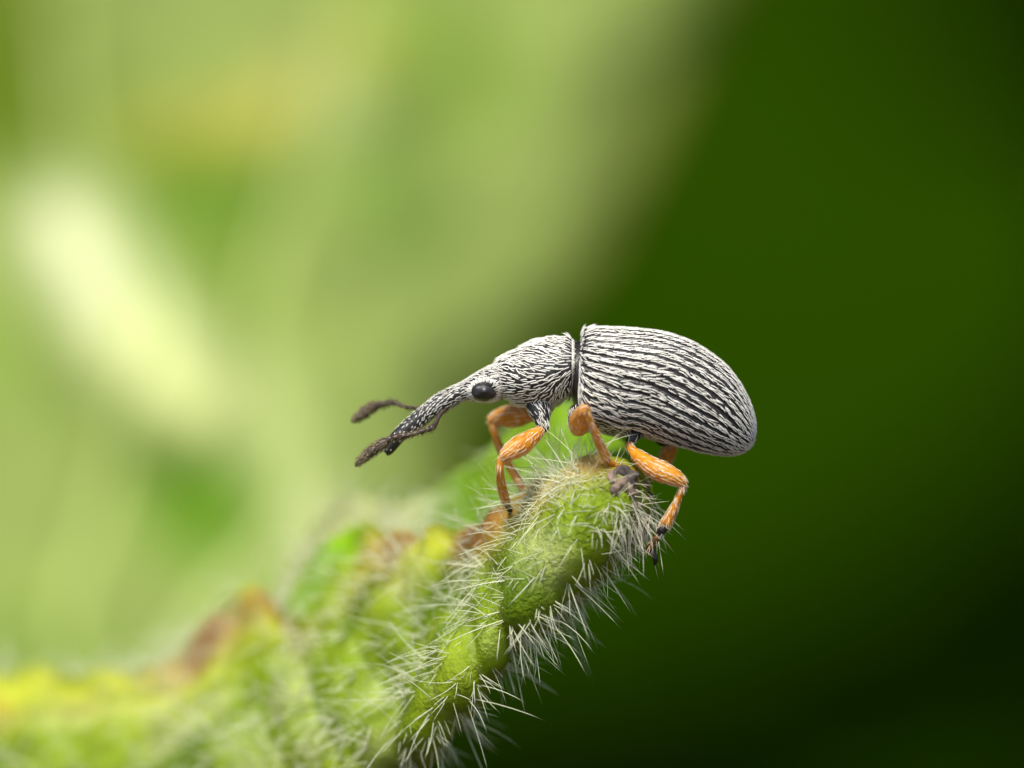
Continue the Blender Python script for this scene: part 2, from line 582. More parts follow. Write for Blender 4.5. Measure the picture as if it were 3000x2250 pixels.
def build_bg_leaf():
    t = empty('leaf', P(-300, 3000, BG_Y + 4), 'large pale green leaf standing behind the weevil, completely blurred', 'leaf')
    # rows run down the blade: right edge traced, left far outside the frame
    edge = cr([(2380, -620), (2240, -300), (2110, 0), (2010, 220), (1905, 460), (1795, 690), (1660, 890), (1525, 1050), (1405, 1190),
               (1335, 1320), (1330, 1480), (1300, 1700), (1150, 2000), (900, 2350), (500, 2750), (0, 3000)], 150)
    left = cr([(300, -900), (-500, -700), (-1200, -300), (-1700, 300), (-1900, 900), (-1800, 1600), (-1500, 2200), (-1000, 2700), (-500, 2950), (-50, 3010)], 150)
    m = 130
    s = np.linspace(0, 1, m)[None, :, None]
    G = edge[:, None, :] * (1 - s) + left[:, None, :] * s
    px, py = G[..., 0], G[..., 1]
    veins = [[(-100, 3000), (60, 2300), (300, 1500), (420, 1000), (230, 500), (150, -300)],
             [(-100, 3000), (500, 2000), (880, 1450), (760, 1080), (830, 640), (960, 220), (1100, -400)],
             [(-100, 3000), (-500, 1500), (-900, 500)]]
    vd = 0
    for v in veins:
        vd = np.maximum(vd, stroke(px, py, v, 60))
    big = 1.0 * stroke(px, py, [(190, 690), (330, 900), (560, 1210)], 150)     # crest of a fold; the light on it is painted in below
    y = BG_Y + 0.5 * snoise(np.stack([px, py, 0 * px], -1), 0.0035) + 0.2 * snoise(np.stack([px, py, 0 * px], -1), 0.011, 9)
    y = y + 1.2 * vd * 0.35 - 1.2 * big
    y = y + 3.0 * ((px - 700) / 1500.0) ** 2 + 1.2 * (1 - np.clip(s[..., 0] / 0.12, 0, 1)) ** 2 - (py - 1100) * 0.0042
    V = PA(np.stack([px, py, y], -1))
    col = np.broadcast_to(np.array([0.245, 0.315, 0.080]), px.shape + (3,)).copy()

    def blend(w, c):
        nonlocal col
        w = np.clip(w, 0, 1)[..., None]
        col = col * (1 - w) + np.array(c) * w
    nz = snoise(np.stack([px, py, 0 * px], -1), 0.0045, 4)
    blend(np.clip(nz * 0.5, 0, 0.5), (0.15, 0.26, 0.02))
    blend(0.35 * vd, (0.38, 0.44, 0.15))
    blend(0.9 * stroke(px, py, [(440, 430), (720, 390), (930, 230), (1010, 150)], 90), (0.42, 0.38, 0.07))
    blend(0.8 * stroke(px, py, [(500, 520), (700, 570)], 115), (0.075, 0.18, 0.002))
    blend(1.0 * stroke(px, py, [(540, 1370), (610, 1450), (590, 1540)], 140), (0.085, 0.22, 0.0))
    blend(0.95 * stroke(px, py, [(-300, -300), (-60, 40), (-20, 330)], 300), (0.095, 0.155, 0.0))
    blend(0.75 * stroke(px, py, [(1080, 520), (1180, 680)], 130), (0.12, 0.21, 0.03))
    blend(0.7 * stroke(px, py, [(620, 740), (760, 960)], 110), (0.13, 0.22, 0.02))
    blend(0.85 * stroke(px, py, [(200, 690), (330, 900), (420, 1040)], 115), (0.84, 0.85, 0.55))  # light on the fold crest, painted as pale colour
    blend(0.75 * stroke(px, py, [(400, 1010), (590, 1220)], 110), (0.70, 0.73, 0.33))  # lower end of the same painted crest light
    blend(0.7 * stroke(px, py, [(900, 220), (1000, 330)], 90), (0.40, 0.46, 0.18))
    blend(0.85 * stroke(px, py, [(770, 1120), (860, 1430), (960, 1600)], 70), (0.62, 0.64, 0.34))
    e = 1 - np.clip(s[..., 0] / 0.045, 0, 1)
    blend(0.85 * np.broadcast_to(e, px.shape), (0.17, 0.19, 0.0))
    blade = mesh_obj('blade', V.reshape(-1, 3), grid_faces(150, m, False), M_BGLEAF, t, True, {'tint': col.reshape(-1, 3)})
    so = blade.modifiers.new('thickness', 'SOLIDIFY')
    so.thickness = 0.25
    so.offset = 0
    # raised veins on the near face
    for k, v in enumerate(veins):
        c = cr(v, 40)
        d = ((px[None] - c[:, 0, None, None]) ** 2 + (py[None] - c[:, 1, None, None]) ** 2).reshape(40, -1).argmin(1)
        pts = V.reshape(-1, 3)[d]
        pts = cr(pts[::4], 40) + np.array([0, -0.12, 0])
        Bv = Builder()
        Bv.rings(tube_rings(pts, np.linspace(0.26, 0.10, 40), 8), col=1.0)
        Bv.obj('vein', [M_BGVEIN], t)
    # petiole down to the soil
    pts = cr([P(-50, 2990, BG_Y), P(-500, 5000, BG_Y + 8), P(-1200, 12000, BG_Y + 20), (-38, 60, -120), (-40, 62, -193)], 40)
    Bp = Builder()
    Bp.rings(tube_rings(pts, np.linspace(0.9, 2.0, 40), 10))
    Bp.obj('petiole', [M_STEM], t)


M_BGVEIN = mat_plain('pale_vein', (0.27, 0.34, 0.08), 0.6, 2.0, 0.15, 0.3, 0.05)
build_bg_leaf()

# ------------------------------------------------------------------ the hairy leaf the weevil stands on
# rows from the tip to the left; columns: far rim, trough, near fold, front, lower edge, tucked-under edge
YS = 1.0
ROWS = [
    [(1872, 1398, .5), (1876, 1408, .25), (1880, 1420, .05), (1888, 1462, -.05), (1882, 1520, -.08), (1860, 1545, .4)],
    [(1846, 1340, 1.0), (1850, 1402, .4), (1852, 1392, -.15), (1866, 1460, -.28), (1856, 1570, -.22), (1830, 1600, .4)],
    [(1790, 1290, 1.6), (1806, 1388, .5), (1811, 1371, -.36), (1818, 1470, -.50), (1812, 1635, -.35), (1785, 1650, .5)],
    [(1715, 1225, 2.1), (1720, 1394, .6), (1715, 1374, -.36), (1740, 1500, -.55), (1748, 1692, -.45), (1726, 1708, .5)],
    [(1640, 1190, 2.5), (1630, 1426, .8), (1625, 1402, -.20), (1650, 1560, -.50), (1668, 1765, -.48), (1650, 1785, .5)],
    [(1540, 1245, 2.9), (1550, 1490, 1.1), (1545, 1466, .10), (1575, 1640, -.40), (1582, 1830, -.48), (1560, 1855, .6)],
    [(1440, 1345, 3.3), (1455, 1560, 1.5), (1460, 1533, .42), (1495, 1730, -.15), (1492, 1895, -.46), (1470, 1925, .6)],
    [(1350, 1400, 3.7), (1370, 1612, 2.1), (1370, 1580, 1.05), (1425, 1800, .15), (1440, 1975, -.44), (1420, 2010, .6)],
    [(1250, 1470, 4.2), (1260, 1630, 2.7), (1250, 1597, 1.7), (1335, 1870, .45), (1375, 2060, -.42), (1350, 2105, .6)],
    [(1140, 1500, 4.6), (1150, 1645, 3.2), (1130, 1607, 2.3), (1230, 1930, .8), (1312, 2140, -.40), (1290, 2195, .6)],
    [(1000, 1470, 5.0), (1060, 1650, 3.7), (1056, 1577, 2.8), (1120, 1980, 1.15), (1245, 2225, -.38), (1220, 2290, .6)],
    [(905, 1570, 5.2), (960, 1740, 3.9), (945, 1670, 3.0), (1060, 2020, 1.35), (1190, 2290, -.35), (1160, 2360, .6)],
    [(850, 1730, 5.2), (890, 1850, 4.0), (882, 1790, 3.1), (1000, 2060, 1.5), (1140, 2350, -.3), (1100, 2420, .7)],
    [(815, 1835, 5.0), (850, 1885, 4.1), (850, 1838, 3.2), (960, 2090, 1.65), (1090, 2400, -.3), (1050, 2470, .7)],
    [(742, 1830, 5.0), (745, 1860, 4.2), (738, 1748, 3.4), (880, 2120, 1.85), (1040, 2450, -.2), (1000, 2520, .8)],
    [(645, 1890, 5.4), (650, 1930, 4.4), (640, 1850, 3.6), (780, 2170, 2.05), (950, 2520, -.2), (900, 2600, .8)],
    [(540, 1930, 5.9), (520, 2030, 4.6), (515, 1962, 3.8), (640, 2220, 2.3), (820, 2600, -.1), (760, 2680, .9)],
    [(420, 1990, 6.0), (400, 2065, 4.8), (400, 1992, 4.0), (520, 2260, 2.5), (680, 2680, 0), (620, 2760, 1.0)],
    [(220, 2040, 6.2), (200, 2095, 5.1), (205, 2012, 4.3), (320, 2300, 2.8), (480, 2760, .3), (420, 2840, 1.3)],
    [(110, 2050, 6.3), (100, 2095, 5.2), (112, 1992, 4.4), (220, 2320, 2.9), (360, 2800, .4), (300, 2880, 1.4)],
    [(0, 2080, 6.4), (-10, 2115, 5.3), (0, 2028, 4.5), (120, 2340, 3.0), (260, 2840, .5), (200, 2920, 1.5)],
    [(-200, 2120, 6.4), (-200, 2165, 5.4), (-200, 2080, 4.6), (-80, 2400, 3.1), (40, 2900, .7), (0, 2980, 1.7)],
    [(-500, 2250, 6.0), (-500, 2300, 5.0), (-500, 2230, 4.4), (-420, 2550, 3.0), (-300, 2960, 1.0), (-320, 3040, 1.9)],
    [(-800, 2500, 4.4), (-800, 2560, 3.8), (-800, 2500, 3.2), (-760, 2740, 2.4), (-680, 3000, 1.5), (-690, 3060, 2.0)],
]
LEAF = {}


def build_front_leaf():
    t = empty('leaf', P(-740, 2780, 2.2), 'hairy yellow-green leaf with browned folded edge that the weevil stands on', 'leaf')
    rows = np.array(ROWS, float)
    rows[..., 2] *= YS
    # the front swells towards the camera, then the lower edge turns away under the leaf
    H, L, U = rows[:, 3].copy(), rows[:, 4].copy(), rows[:, 5].copy()
    f = np.interp(np.arange(len(rows)), [0, 2, 5, 12, 16, 23], [.35, .42, .5, .5, .45, .3])[:, None]
    rows[:, 3, :2] = H[:, :2] * (1 - f) + L[:, :2] * f
    rows[:, 3, 2] = np.minimum(H[:, 2] * 0.45 + L[:, 2] * 0.55 - 0.08, H[:, 2])
    idx = np.arange(len(rows))
    rows[:, 3, 2] += np.interp(idx, [0, 9, 13, 17, 23], [0, 0, .55, 1.3, 1.2])
    L[:, 2] += np.interp(idx, [0, 9, 13, 17, 23], [0, 0, 1.0, 2.2, 1.8])
    rows[:, 4, 2] = L[:, 2] + np.interp(np.arange(len(rows)), [0, 2, 6, 23], [.35, .7, 1.25, 1.6])
    rows[:, 5, 2] = L[:, 2] + np.interp(np.arange(len(rows)), [0, 2, 6, 23], [.8, 1.4, 2.2, 2.8])
    rows[:, 5, :2] = L[:, :2] + (U[:, :2] - L[:, :2]) * np.array([1.6, -0.6])
    NT, NS = 330, 96
    A = cr(rows, NT)                                # NT,6,3
    A = np.swapaxes(cr(np.swapaxes(A, 0, 1), NS), 0, 1)   # NT,NS,3
    V = PA(A)
    tt = np.linspace(0, 1, NT)[:, None]
    ss = np.linspace(0, 1, NS)[None, :]
    du, dv = np.gradient(V, axis=0), np.gradient(V, axis=1)
    N = norm(np.cross(dv, du))
    if N[NT // 3, int(NS * 0.62), 1] > 0:
        N = -N
    arc = np.concatenate([[0], np.cumsum(np.linalg.norm(np.diff(V[:, int(NS * .4)], axis=0), axis=-1))])[:, None]
    front = np.clip((ss - 0.42) / 0.12, 0, 1) * np.clip((0.98 - ss) / 0.1, 0, 1)
    # puckered blade: ribs running down the front face from the fold, bulges between them
    warp = arc + 0.9 * (ss - 0.4) + 0.12 * snoise(V, 1.4, 3)
    rib = np.cos(warp * 2 * np.pi / 0.95)
    V = V + N * (front * ((0.035 * rib + 0.085 * snoise(V, 2.6) * np.clip((1650 - A[..., 0]) / 400, 0.3, 1)) * np.clip((0.86 - ss) / 0.2, 0.15, 1) + 0.045 * snoise(V, 5.5, 8) + 0.012 * snoise(V, 17.0, 12)))[..., None]
    V = V + N * ((1 - front) * 0.045 * snoise(V, 3.0, 2))[..., None]
    crest = np.exp(-((ss - 0.40) / 0.035) ** 2)
    V[..., 2] += crest * (0.05 * np.sin(arc * 2 * np.pi / 0.62) + 0.03 * snoise(V, 5.0, 5))
    vein = np.clip((-rib - 0.72) / 0.28, 0, 1) * front
    col = np.broadcast_to(np.array([0.37, 0.46, 0.030]), (NT, NS, 3)).copy()

    def blend(w, c):
        nonlocal col
        w = np.clip(w, 0, 1)
        w = np.broadcast_to(w, (NT, NS))[..., None]
        col = col * (1 - w) + np.array(c) * w
    blend(np.clip(0.5 + 0.6 * snoise(V, 2.0, 11), 0, 0.75), (0.25, 0.40, 0.006))
    blend(0.35 * vein, (0.42, 0.50, 0.20))
    blend(0.7 * np.clip(snoise(V, 4.5, 17) * 1.3 - 0.1, 0, 1), (0.52, 0.58, 0.22))
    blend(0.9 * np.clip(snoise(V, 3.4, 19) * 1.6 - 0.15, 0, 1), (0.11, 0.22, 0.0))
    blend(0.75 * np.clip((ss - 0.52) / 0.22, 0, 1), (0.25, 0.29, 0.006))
    blend(0.7 * np.clip((900 - A[..., 0]) / 300, 0, 1) * np.clip((ss - 0.47) / 0.12, 0, 1), (0.13, 0.22, 0.002))  # darker green lower left, partly downward-facing shade put into the colour
    mg = np.exp(-((ss - 0.415) / 0.05) ** 2)
    blend(0.8 * mg, (0.58, 0.60, 0.05))
    blend(mg ** 1.5 * np.clip(0.35 + 1.1 * snoise(V, 2.6, 14), 0, 0.9), (0.45, 0.20, 0.06))
    pink = stroke(A[..., 0], A[..., 1], [(470, 1950), (640, 1840)], 70) * np.exp(-((ss - 0.41) / 0.07) ** 2)
    blend(0.6 * pink, (0.46, 0.30, 0.19))
    orange = stroke(A[..., 0], A[..., 1], [(1400, 1600), (1580, 1440)], 60) * np.exp(-((ss - 0.41) / 0.07) ** 2)
    blend(0.75 * orange, (0.50, 0.24, 0.06))
    lime = stroke(A[..., 0], A[..., 1], [(1050, 1590), (960, 1670), (890, 1790)], 60) * np.exp(-((ss - 0.43) / 0.13) ** 2)
    blend(0.95 * lime, (0.26, 0.52, 0.002))
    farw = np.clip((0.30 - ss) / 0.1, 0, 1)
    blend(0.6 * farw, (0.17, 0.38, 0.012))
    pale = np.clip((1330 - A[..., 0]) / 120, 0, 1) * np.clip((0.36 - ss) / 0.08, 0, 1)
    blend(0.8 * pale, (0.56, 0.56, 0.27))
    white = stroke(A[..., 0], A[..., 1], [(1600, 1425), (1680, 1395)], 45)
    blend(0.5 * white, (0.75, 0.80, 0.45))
    tip = np.clip((0.045 - tt) / 0.03, 0, 1) * np.clip((ss - 0.25) / 0.1, 0, 1)
    blend(0.7 * tip * np.clip(0.5 + snoise(V, 4, 1), 0, 1), (0.26, 0.19, 0.11))
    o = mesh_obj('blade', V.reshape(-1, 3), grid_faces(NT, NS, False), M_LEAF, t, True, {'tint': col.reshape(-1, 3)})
    so = o.modifiers.new('thickness', 'SOLIDIFY')
    so.thickness = 0.07
    so.offset = -1
    LEAF.update(V=V, N=N, A=A, NT=NT, NS=NS, root=t)
    pts = cr([P(-740, 2760, 2.2), P(-1300, 4200, 6), P(-1800, 9000, 12), (-20, 16, -80), (-22, 18, -193)], 50)
    B = Builder()
    B.rings(tube_rings(pts, np.linspace(1.0, 2.2, 50), 10))
    B.obj('petiole', [M_STEM], t)


build_front_leaf()


def hair_mesh(root, dirn, length, rad, droop, g, seg=5):
    """three-sided tapering curved hairs"""
    n = len(root)
    a = g.normal(size=(n, 3))
    a = norm(a - (a * dirn).sum(-1, keepdims=True) * dirn)
    b = np.cross(dirn, a)
    V = []
    for k in range(seg):
        s = k / seg
        c = root + dirn * (length * s)[:, None] + (a * droop[:, None] + np.array([0, 0, -0.12])) * (length * s * s)[:, None]
        r = rad * (1 - 0.72 * s)
        for q in range(3):
            an = q * 2.0944
            V.append(c + (a * math.cos(an) + b * math.sin(an)) * r[:, None])
    V.append(root + dirn * length[:, None] + (a * droop[:, None] + np.array([0, 0, -0.12])) * length[:, None])
    V = np.stack(V, 1)
    kk = V.shape[1]
    o = (np.arange(n) * kk)[:, None]
    qs, ts = [], []
    for k in range(seg - 1):
        for q in range(3):
            qs.append(o + np.array([[3 * k + q, 3 * k + (q + 1) % 3, 3 * k + 3 + (q + 1) % 3, 3 * k + 3 + q]]))
    for q in range(3):
        ts.append(o + np.array([[3 * (seg - 1) + q, 3 * (seg - 1) + (q + 1) % 3, kk - 1]]))
    return V.reshape(-1, 3), np.concatenate(qs), np.concatenate(ts)


def build_leaf_hairs():
    g = np.random.default_rng(21)
    V, N, A, NT, NS = (LEAF[k] for k in ('V', 'N', 'A', 'NT', 'NS'))
    S = Surf(V, closed=False)
    S.N = N
    px = A[..., 0]
    py = A[..., 1]
    infr = ((px > -150) & (px < 2000) & (py < 2420)).astype(float)
    ssg = np.broadcast_to(np.linspace(0, 1, NS)[None], (NT, NS))
    w = infr * (1.0 + 1.6 * np.exp(-((ssg - 0.41) / 0.06) ** 2) + 0.9 * np.clip((ssg - 0.4) / 0.15, 0, 1) + 1.0 * np.exp(-((ssg - 0.64) / 0.15) ** 2))
    w = w * np.where(ssg < 0.3, np.where(px > 1300, 0.45, 3.0), 1.0) * np.where(ssg > 0.9, 0.3, 1.0)
    w = w * (1 + 1.0 * np.clip((px - 1450) / 150, 0, 1) * (ssg > 0.45) + 7.0 * stroke(px, py, [(1600, 1428), (1690, 1395)], 45) * (ssg < 0.5))
    w = w * np.where((px > 1800) & (py < 1475), 0.25, 1.0) * np.where(px > 1800, 0.6, 1.0)
    w = w * np.clip(0.9 + 0.35 * snoise(V, 3.0, 15), 0.55, 1.4) * np.where(ssg > 0.73, 0.18, 1.0)
    nt = 1080
    u, v = S.area_pick(nt, g, w)
    pos, n, t, b = S.frame(u, v)
    k = g.integers(2, 7, nt)
    rep = np.repeat(np.arange(nt), k)
    m = len(rep)
    ang = g.uniform(0, 6.283, m)
    sp = np.abs(g.normal(0.55, 0.35, m))
    d = norm(n[rep] + (t[rep] * np.cos(ang)[:, None] + b[rep] * np.sin(ang)[:, None]) * sp[:, None] * 1.5 + np.array([0.12, 0, -0.25]))
    size = g.uniform(0.5, 1.2, nt)[rep]
    L = size * g.uniform(0.16, 0.62, m)
    tipf = np.interp(S.at(u, v, A)[:, 0], [1700, 1840], [1.0, 0.5])
    L = L * tipf[rep]
    V1, q, tr = hair_mesh(pos[rep], d, L, g.uniform(0.0040, 0.0066, m) * (0.7 + 0.4 * size), g.normal(0, 0.20, m), g)
    o = mesh_obj('leaf_hairs', V1, [q, tr], M_HAIR, LEAF['root'])
    o['kind'] = 'stuff'


build_leaf_hairs()


def lump(c, r, g, amp=0.25, stretch=(1, 1, 1), m=26, n=18):
    th = np.linspace(0, 2 * np.pi, m, endpoint=False)
    ph = np.linspace(0.05, np.pi - 0.05, n)
    d = np.stack([np.sin(ph)[:, None] * np.cos(th), np.sin(ph)[:, None] * np.sin(th), np.broadcast_to(np.cos(ph)[:, None], (n, m))], -1)
    off = g.normal(0, 10, 3)
    return c + d * np.array(stretch) * (r * (1 + amp * snoise(d + off, 2.2) + 0.35 * amp * snoise(d + off, 6.0, 5)))[..., None]


def build_tip_debris():
    g = np.random.default_rng(8)
    spots = [(1790, 1408, -.30, 12), (1808, 1384, -.2, 11), (1822, 1398, -.34, 17), (1845, 1412, -.25, 15), (1838, 1440, -.42, 15),
             (1862, 1392, -.05, 14), (1868, 1432, -.3, 14), (1880, 1462, -.3, 15), (1850, 1470, -.42, 13), (1885, 1408, .05, 12), (1812, 1430, -.5, 12)]
    Af, Vf = LEAF['A'][:, 36:80].reshape(-1, 3), LEAF['V'][:, 36:80].reshape(-1, 3)

    def on_leaf(x, y):
        return Vf[((Af[:, 0] - x) ** 2 + (Af[:, 1] - y) ** 2).argmin(), 1] - 0.065
    spots = [(x, y, on_leaf(x, y), r) for x, y, d, r in spots]
    for x, y, d, r in spots:
        B = Builder()
        B.rings(lump(P(x, y, d), r * K * 1.9, g, 0.45, g.uniform(0.7, 1.3, 3)))
        B.obj('withered_scrap', [M_WITHER if g.random() < 0.5 else M_SCRAP], LEAF['root'])
    # dense pale tuft hanging from the tip
    n = 260
    src = np.array([(x, y, d) for x, y, d, r in spots])
    i = g.integers(0, len(src), n)
    root = PA(src[i] + np.array([4, 52, 0.03]) + g.normal(0, [16, 22, 0.05], (n, 3)))
    d = norm(np.stack([g.normal(0.05, 0.42, n), g.normal(-0.25, 0.4, n), g.normal(-0.75, 0.45, n)], -1))
    V, q, tr = hair_mesh(root, d, g.uniform(0.16, 0.52, n), g.uniform(0.004, 0.007, n), g.normal(0, 0.15, n), g)
    o = mesh_obj('tip_tuft', V, [q, tr], M_TUFT, LEAF['root'])
    o['kind'] = 'stuff'
    for x, y, d, r, st in ((1880, 1428, -.12, 17, (0.8, 0.8, 1.35)), (1866, 1410, -.33, 10, (1, 1, .8)), (1850, 1428, -.42, 8, (1.2, 1, .7))):
        Bg = Builder()
        Bg.rings(lump(P(x, y, on_leaf(x, y) - 0.03), r * K * 1.15, g, 0.18, st))
        Bg.obj('white_grain', [M_GRAIN], LEAF['root'])


M_TUFT = mat_setae('tuft_hair', (0.74, 0.70, 0.54), (0.92, 0.89, 0.76), 0.45)
build_tip_debris()

# ------------------------------------------------------------------ the weevil
weevil = empty('weevil', P(1700, 1400, 0), 'grey-striped weevil with long snout and orange legs standing on the leaf edge', 'weevil')
HEAD = [  # top px, bottom px, half width mm
    ((1130, 1330), (1135, 1336), .015), ((1124, 1318), (1147, 1331), .045), ((1134, 1292), (1162, 1316), .058), ((1146, 1270), (1184, 1291), .063),
    ((1169, 1246), (1208, 1275), .068), ((1203, 1215), (1240, 1252), .073), ((1237, 1188), (1268, 1228), .080), ((1271, 1160), (1298, 1208), .088),
    ((1305, 1141), (1328, 1194), .098), ((1356, 1117), (1362, 1176), .130), ((1385, 1099), (1390, 1175), .165), ((1407, 1086), (1415, 1177), .190),
    ((1435, 1072), (1442, 1177), .205), ((1462, 1062), (1470, 1172), .210)]
PRON = [((1459, 1058), (1474, 1160), .225), ((1461, 1053), (1480, 1166), .245), ((1480, 1039), (1496, 1176), .290), ((1513, 1023), (1520, 1188), .340), ((1545, 1007), (1552, 1196), .375),
        ((1575, 996), (1585, 1198), .395), ((1603, 990), (1612, 1194), .405), ((1640, 988), (1640, 1180), .405), ((1665, 988), (1660, 1166), .395), ((1672, 990), (1672, 1157), .385), ((1676, 994), (1677, 1150), .370)]
NECK = [((1677, 1003), (1675, 1146), .340), ((1686, 1004), (1678, 1180), .345), ((1704, 1003), (1692, 1215), .38)]
HIND = [((1704, 984), (1694, 1225), .410), ((1709, 973), (1698, 1258), .475), ((1715, 966), (1712, 1268), .505), ((1740, 962), (1745, 1272), .525),
        ((1813, 963), (1800, 1284), .555), ((1894, 969), (1860, 1284), .570), ((1948, 978), (1905, 1294), .570), ((2003, 995), (1950, 1306), .560),
        ((2057, 1022), (1995, 1316), .535), ((2111, 1061), (2045, 1325), .490), ((2150, 1103), (2090, 1331), .435), ((2180, 1152), (2125, 1333), .365),
        ((2200, 1200), (2155, 1329), .285), ((2209, 1245), (2178, 1320), .195), ((2207, 1280), (2191, 1311), .100), ((2203, 1296), (2197, 1304), .030)]


def pairs(tab, n):
    a = np.array([[T[0], T[1], V[0], V[1], w] for T, V, w in tab], float)
    return cr(a, n)


def rings_from_pairs(pr, th, inset=0.0, ex=2.25):
    T = np.stack([(pr[:, 0] - 1500) * K, 0 * pr[:, 0], (1125 - pr[:, 1]) * K], -1)
    Bm = np.stack([(pr[:, 2] - 1500) * K, 0 * pr[:, 0], (1125 - pr[:, 3]) * K], -1)
    c = (T + Bm) / 2
    h = (T - Bm) / 2
    hl = np.linalg.norm(h, axis=-1, keepdims=True)
    h = h * np.maximum(hl - inset, 0.004) / hl
    w = np.maximum(pr[:, 4:5] - inset, 0.004)
    p = 2.0 / ex
    cs = np.sign(np.cos(th)) * np.abs(np.cos(th)) ** p
    sn = np.sign(np.sin(th)) * np.abs(np.sin(th)) ** p
    R = c[:, None] + h[:, None] * sn[None, :, None]
    R[..., 1] -= w * cs[None, :]
    return R


def build_body():
    th = np.linspace(0, 2 * np.pi, 72, endpoint=False)
    R1 = rings_from_pairs(pairs(HEAD, 70), th, 0, 2.0)
    R2 = rings_from_pairs(pairs(PRON, 60), th, 0, 2.1)
    R3 = rings_from_pairs(pairs(NECK, 8), th, 0, 2.1)
    R4 = rings_from_pairs(pairs(HIND, 80), th, 0.022, 2.2)
    # fine wrinkling
    R2 = R2 + norm(R2 - R2.mean(1, keepdims=True)) * (0.006 * snoise(R2, 26))[..., None]
    B = Builder()
    B.rings(np.concatenate([R1, R2, R3, R4]), 0, True, 0.0)
    surf = {'head': Surf(R1), 'pron': Surf(R2), 'hind': Surf(R4)}
    legs = []

    def leg(parts, m=18):
        for ctrl, n, mi, dark, hairy in parts:
            R, c = limb(ctrl, n, m)
            dk = np.interp(np.linspace(0, 1, n), *dark)
            B.rings(R, mi, True, dk)
            if hairy:
                legs.append((Surf(R), hairy, dk))
    OR = ([0, .06, .16, 1], [1, .8, 0, 0])          # femur: dark root
    TB = ([0, .84, .95, 1], [0, 0, .8, 1])          # tibia: dark end
    ALL = ([0, 1], [1, 1])
    PL = ([0, 1], [0, 0])
    tarsus = lambda pts: [([(x0, y0, d0, r * .6), ((x0 * .6 + x1 * .4), (y0 * .6 + y1 * .4), (d0 + d1) / 2, r), (x1, y1, d1, r * .85), (x1 * 1.02 - x0 * .02, y1 * 1.02 - y0 * .02, d1, r * .35)], 9, 1, ALL, 0)
                          for (x0, y0, d0), (x1, y1, d1), r in zip(pts[:-1], pts[1:], (10, 9, 10.5, 7))]
    # front, near
    leg([([(1578, 1170, -.12, 46), (1583, 1205, -.20, 33), (1588, 1232, -.25, 22), (1594, 1256, -.28, 14), (1593, 1264, -.28, 6)], 22, 0, ALL, 150),
         ([(1597, 1246, -.27, 6), (1589, 1257, -.28, 12), (1567, 1275, -.34, 21), (1533, 1300, -.42, 29.5), (1503, 1319, -.47, 27), (1482, 1332, -.50, 19), (1471, 1340, -.50, 14), (1465, 1345, -.50, 7)], 36, 1, OR, 230),
         ([(1470, 1338, -.50, 7), (1466, 1350, -.50, 10.5), (1465, 1378, -.49, 11), (1467, 1410, -.40, 13), (1473, 1440, -.28, 14), (1481, 1466, -.16, 13), (1484, 1474, -.12, 5)], 30, 1, TB, 130)]
        + tarsus([(1482, 1466, -.16), (1489, 1484, -.02), (1496, 1500, .12), (1505, 1512, .24)]))
    # front, far
    leg([([(1585, 1180, .12, 44), (1578, 1205, .22, 30), (1572, 1222, .28, 16), (1568, 1228, .3, 7)], 16, 0, ALL, 60),
         ([(1574, 1226, .28, 8), (1562, 1221, .30, 15), (1540, 1216, .36, 28), (1506, 1219, .43, 34.5), (1472, 1222, .48, 28), (1447, 1229, .50, 19), (1436, 1236, .50, 13), (1432, 1239, .5, 6)], 34, 1, PL, 200),
         ([(1437, 1231, .50, 7), (1443, 1246, .50, 11.5), (1455, 1288, .48, 12), (1474, 1330, .46, 12.5), (1500, 1377, .43, 13), (1530, 1428, .40, 13.5), (1535, 1436, .40, 6)], 30, 1, TB, 100)]
        + tarsus([(1532, 1432, .4), (1545, 1448, .42), (1556, 1464, .44), (1570, 1480, .46)]))
    # middle, near (femur points at the camera)
    leg([([(1706, 1215, -.22, 42), (1697, 1240, -.32, 34), (1690, 1258, -.38, 22), (1690, 1266, -.4, 8)], 16, 0, ALL, 120),
         ([(1692, 1268, -.38, 8), (1693, 1262, -.44, 17), (1696, 1250, -.52, 28), (1701, 1232, -.63, 32), (1708, 1213, -.76, 24), (1714, 1200, -.84, 17), (1716, 1195, -.87, 7)], 32, 1, OR, 190),
         ([(1713, 1196, -.85, 7), (1718, 1206, -.84, 10), (1731, 1238, -.79, 10.5), (1748, 1277, -.71, 12), (1762, 1311, -.63, 13), (1774, 1341, -.56, 14), (1778, 1348, -.54, 6)], 30, 1, ([0, .06, .14, 1], [.8, .5, 0, 0]), 130)]
        + [([(1773, 1340, -.56, 7), (1784, 1352, -.53, 10), (1797, 1360, -.50, 9), (1803, 1363, -.49, 5)], 9, 1, ([0, 1], [.05, .15]), 0),
           ([(1799, 1361, -.50, 6), (1811, 1367, -.48, 10), (1820, 1373, -.46, 9), (1824, 1376, -.45, 4)], 9, 1, ([0, 1], [.4, .6]), 0)])
    # middle, far (kept behind the near one)
    leg([([(1706, 1215, .22, 42), (1697, 1240, .32, 32), (1692, 1256, .38, 20), (1692, 1262, .4, 8)], 16, 0, ALL, 40),
         ([(1694, 1260, .38, 8), (1696, 1250, .5, 24), (1702, 1232, .63, 29), (1709, 1215, .76, 21), (1716, 1205, .86, 8)], 24, 1, OR, 80),
         ([(1714, 1206, .85, 8), (1731, 1240, .80, 8.5), (1750, 1290, .74, 9.5), (1768, 1340, .66, 11), (1772, 1350, .64, 6)], 24, 1, TB, 60)]
        + tarsus([(1770, 1345, .64), (1780, 1358, .6), (1790, 1372, .56), (1802, 1384, .5)]))
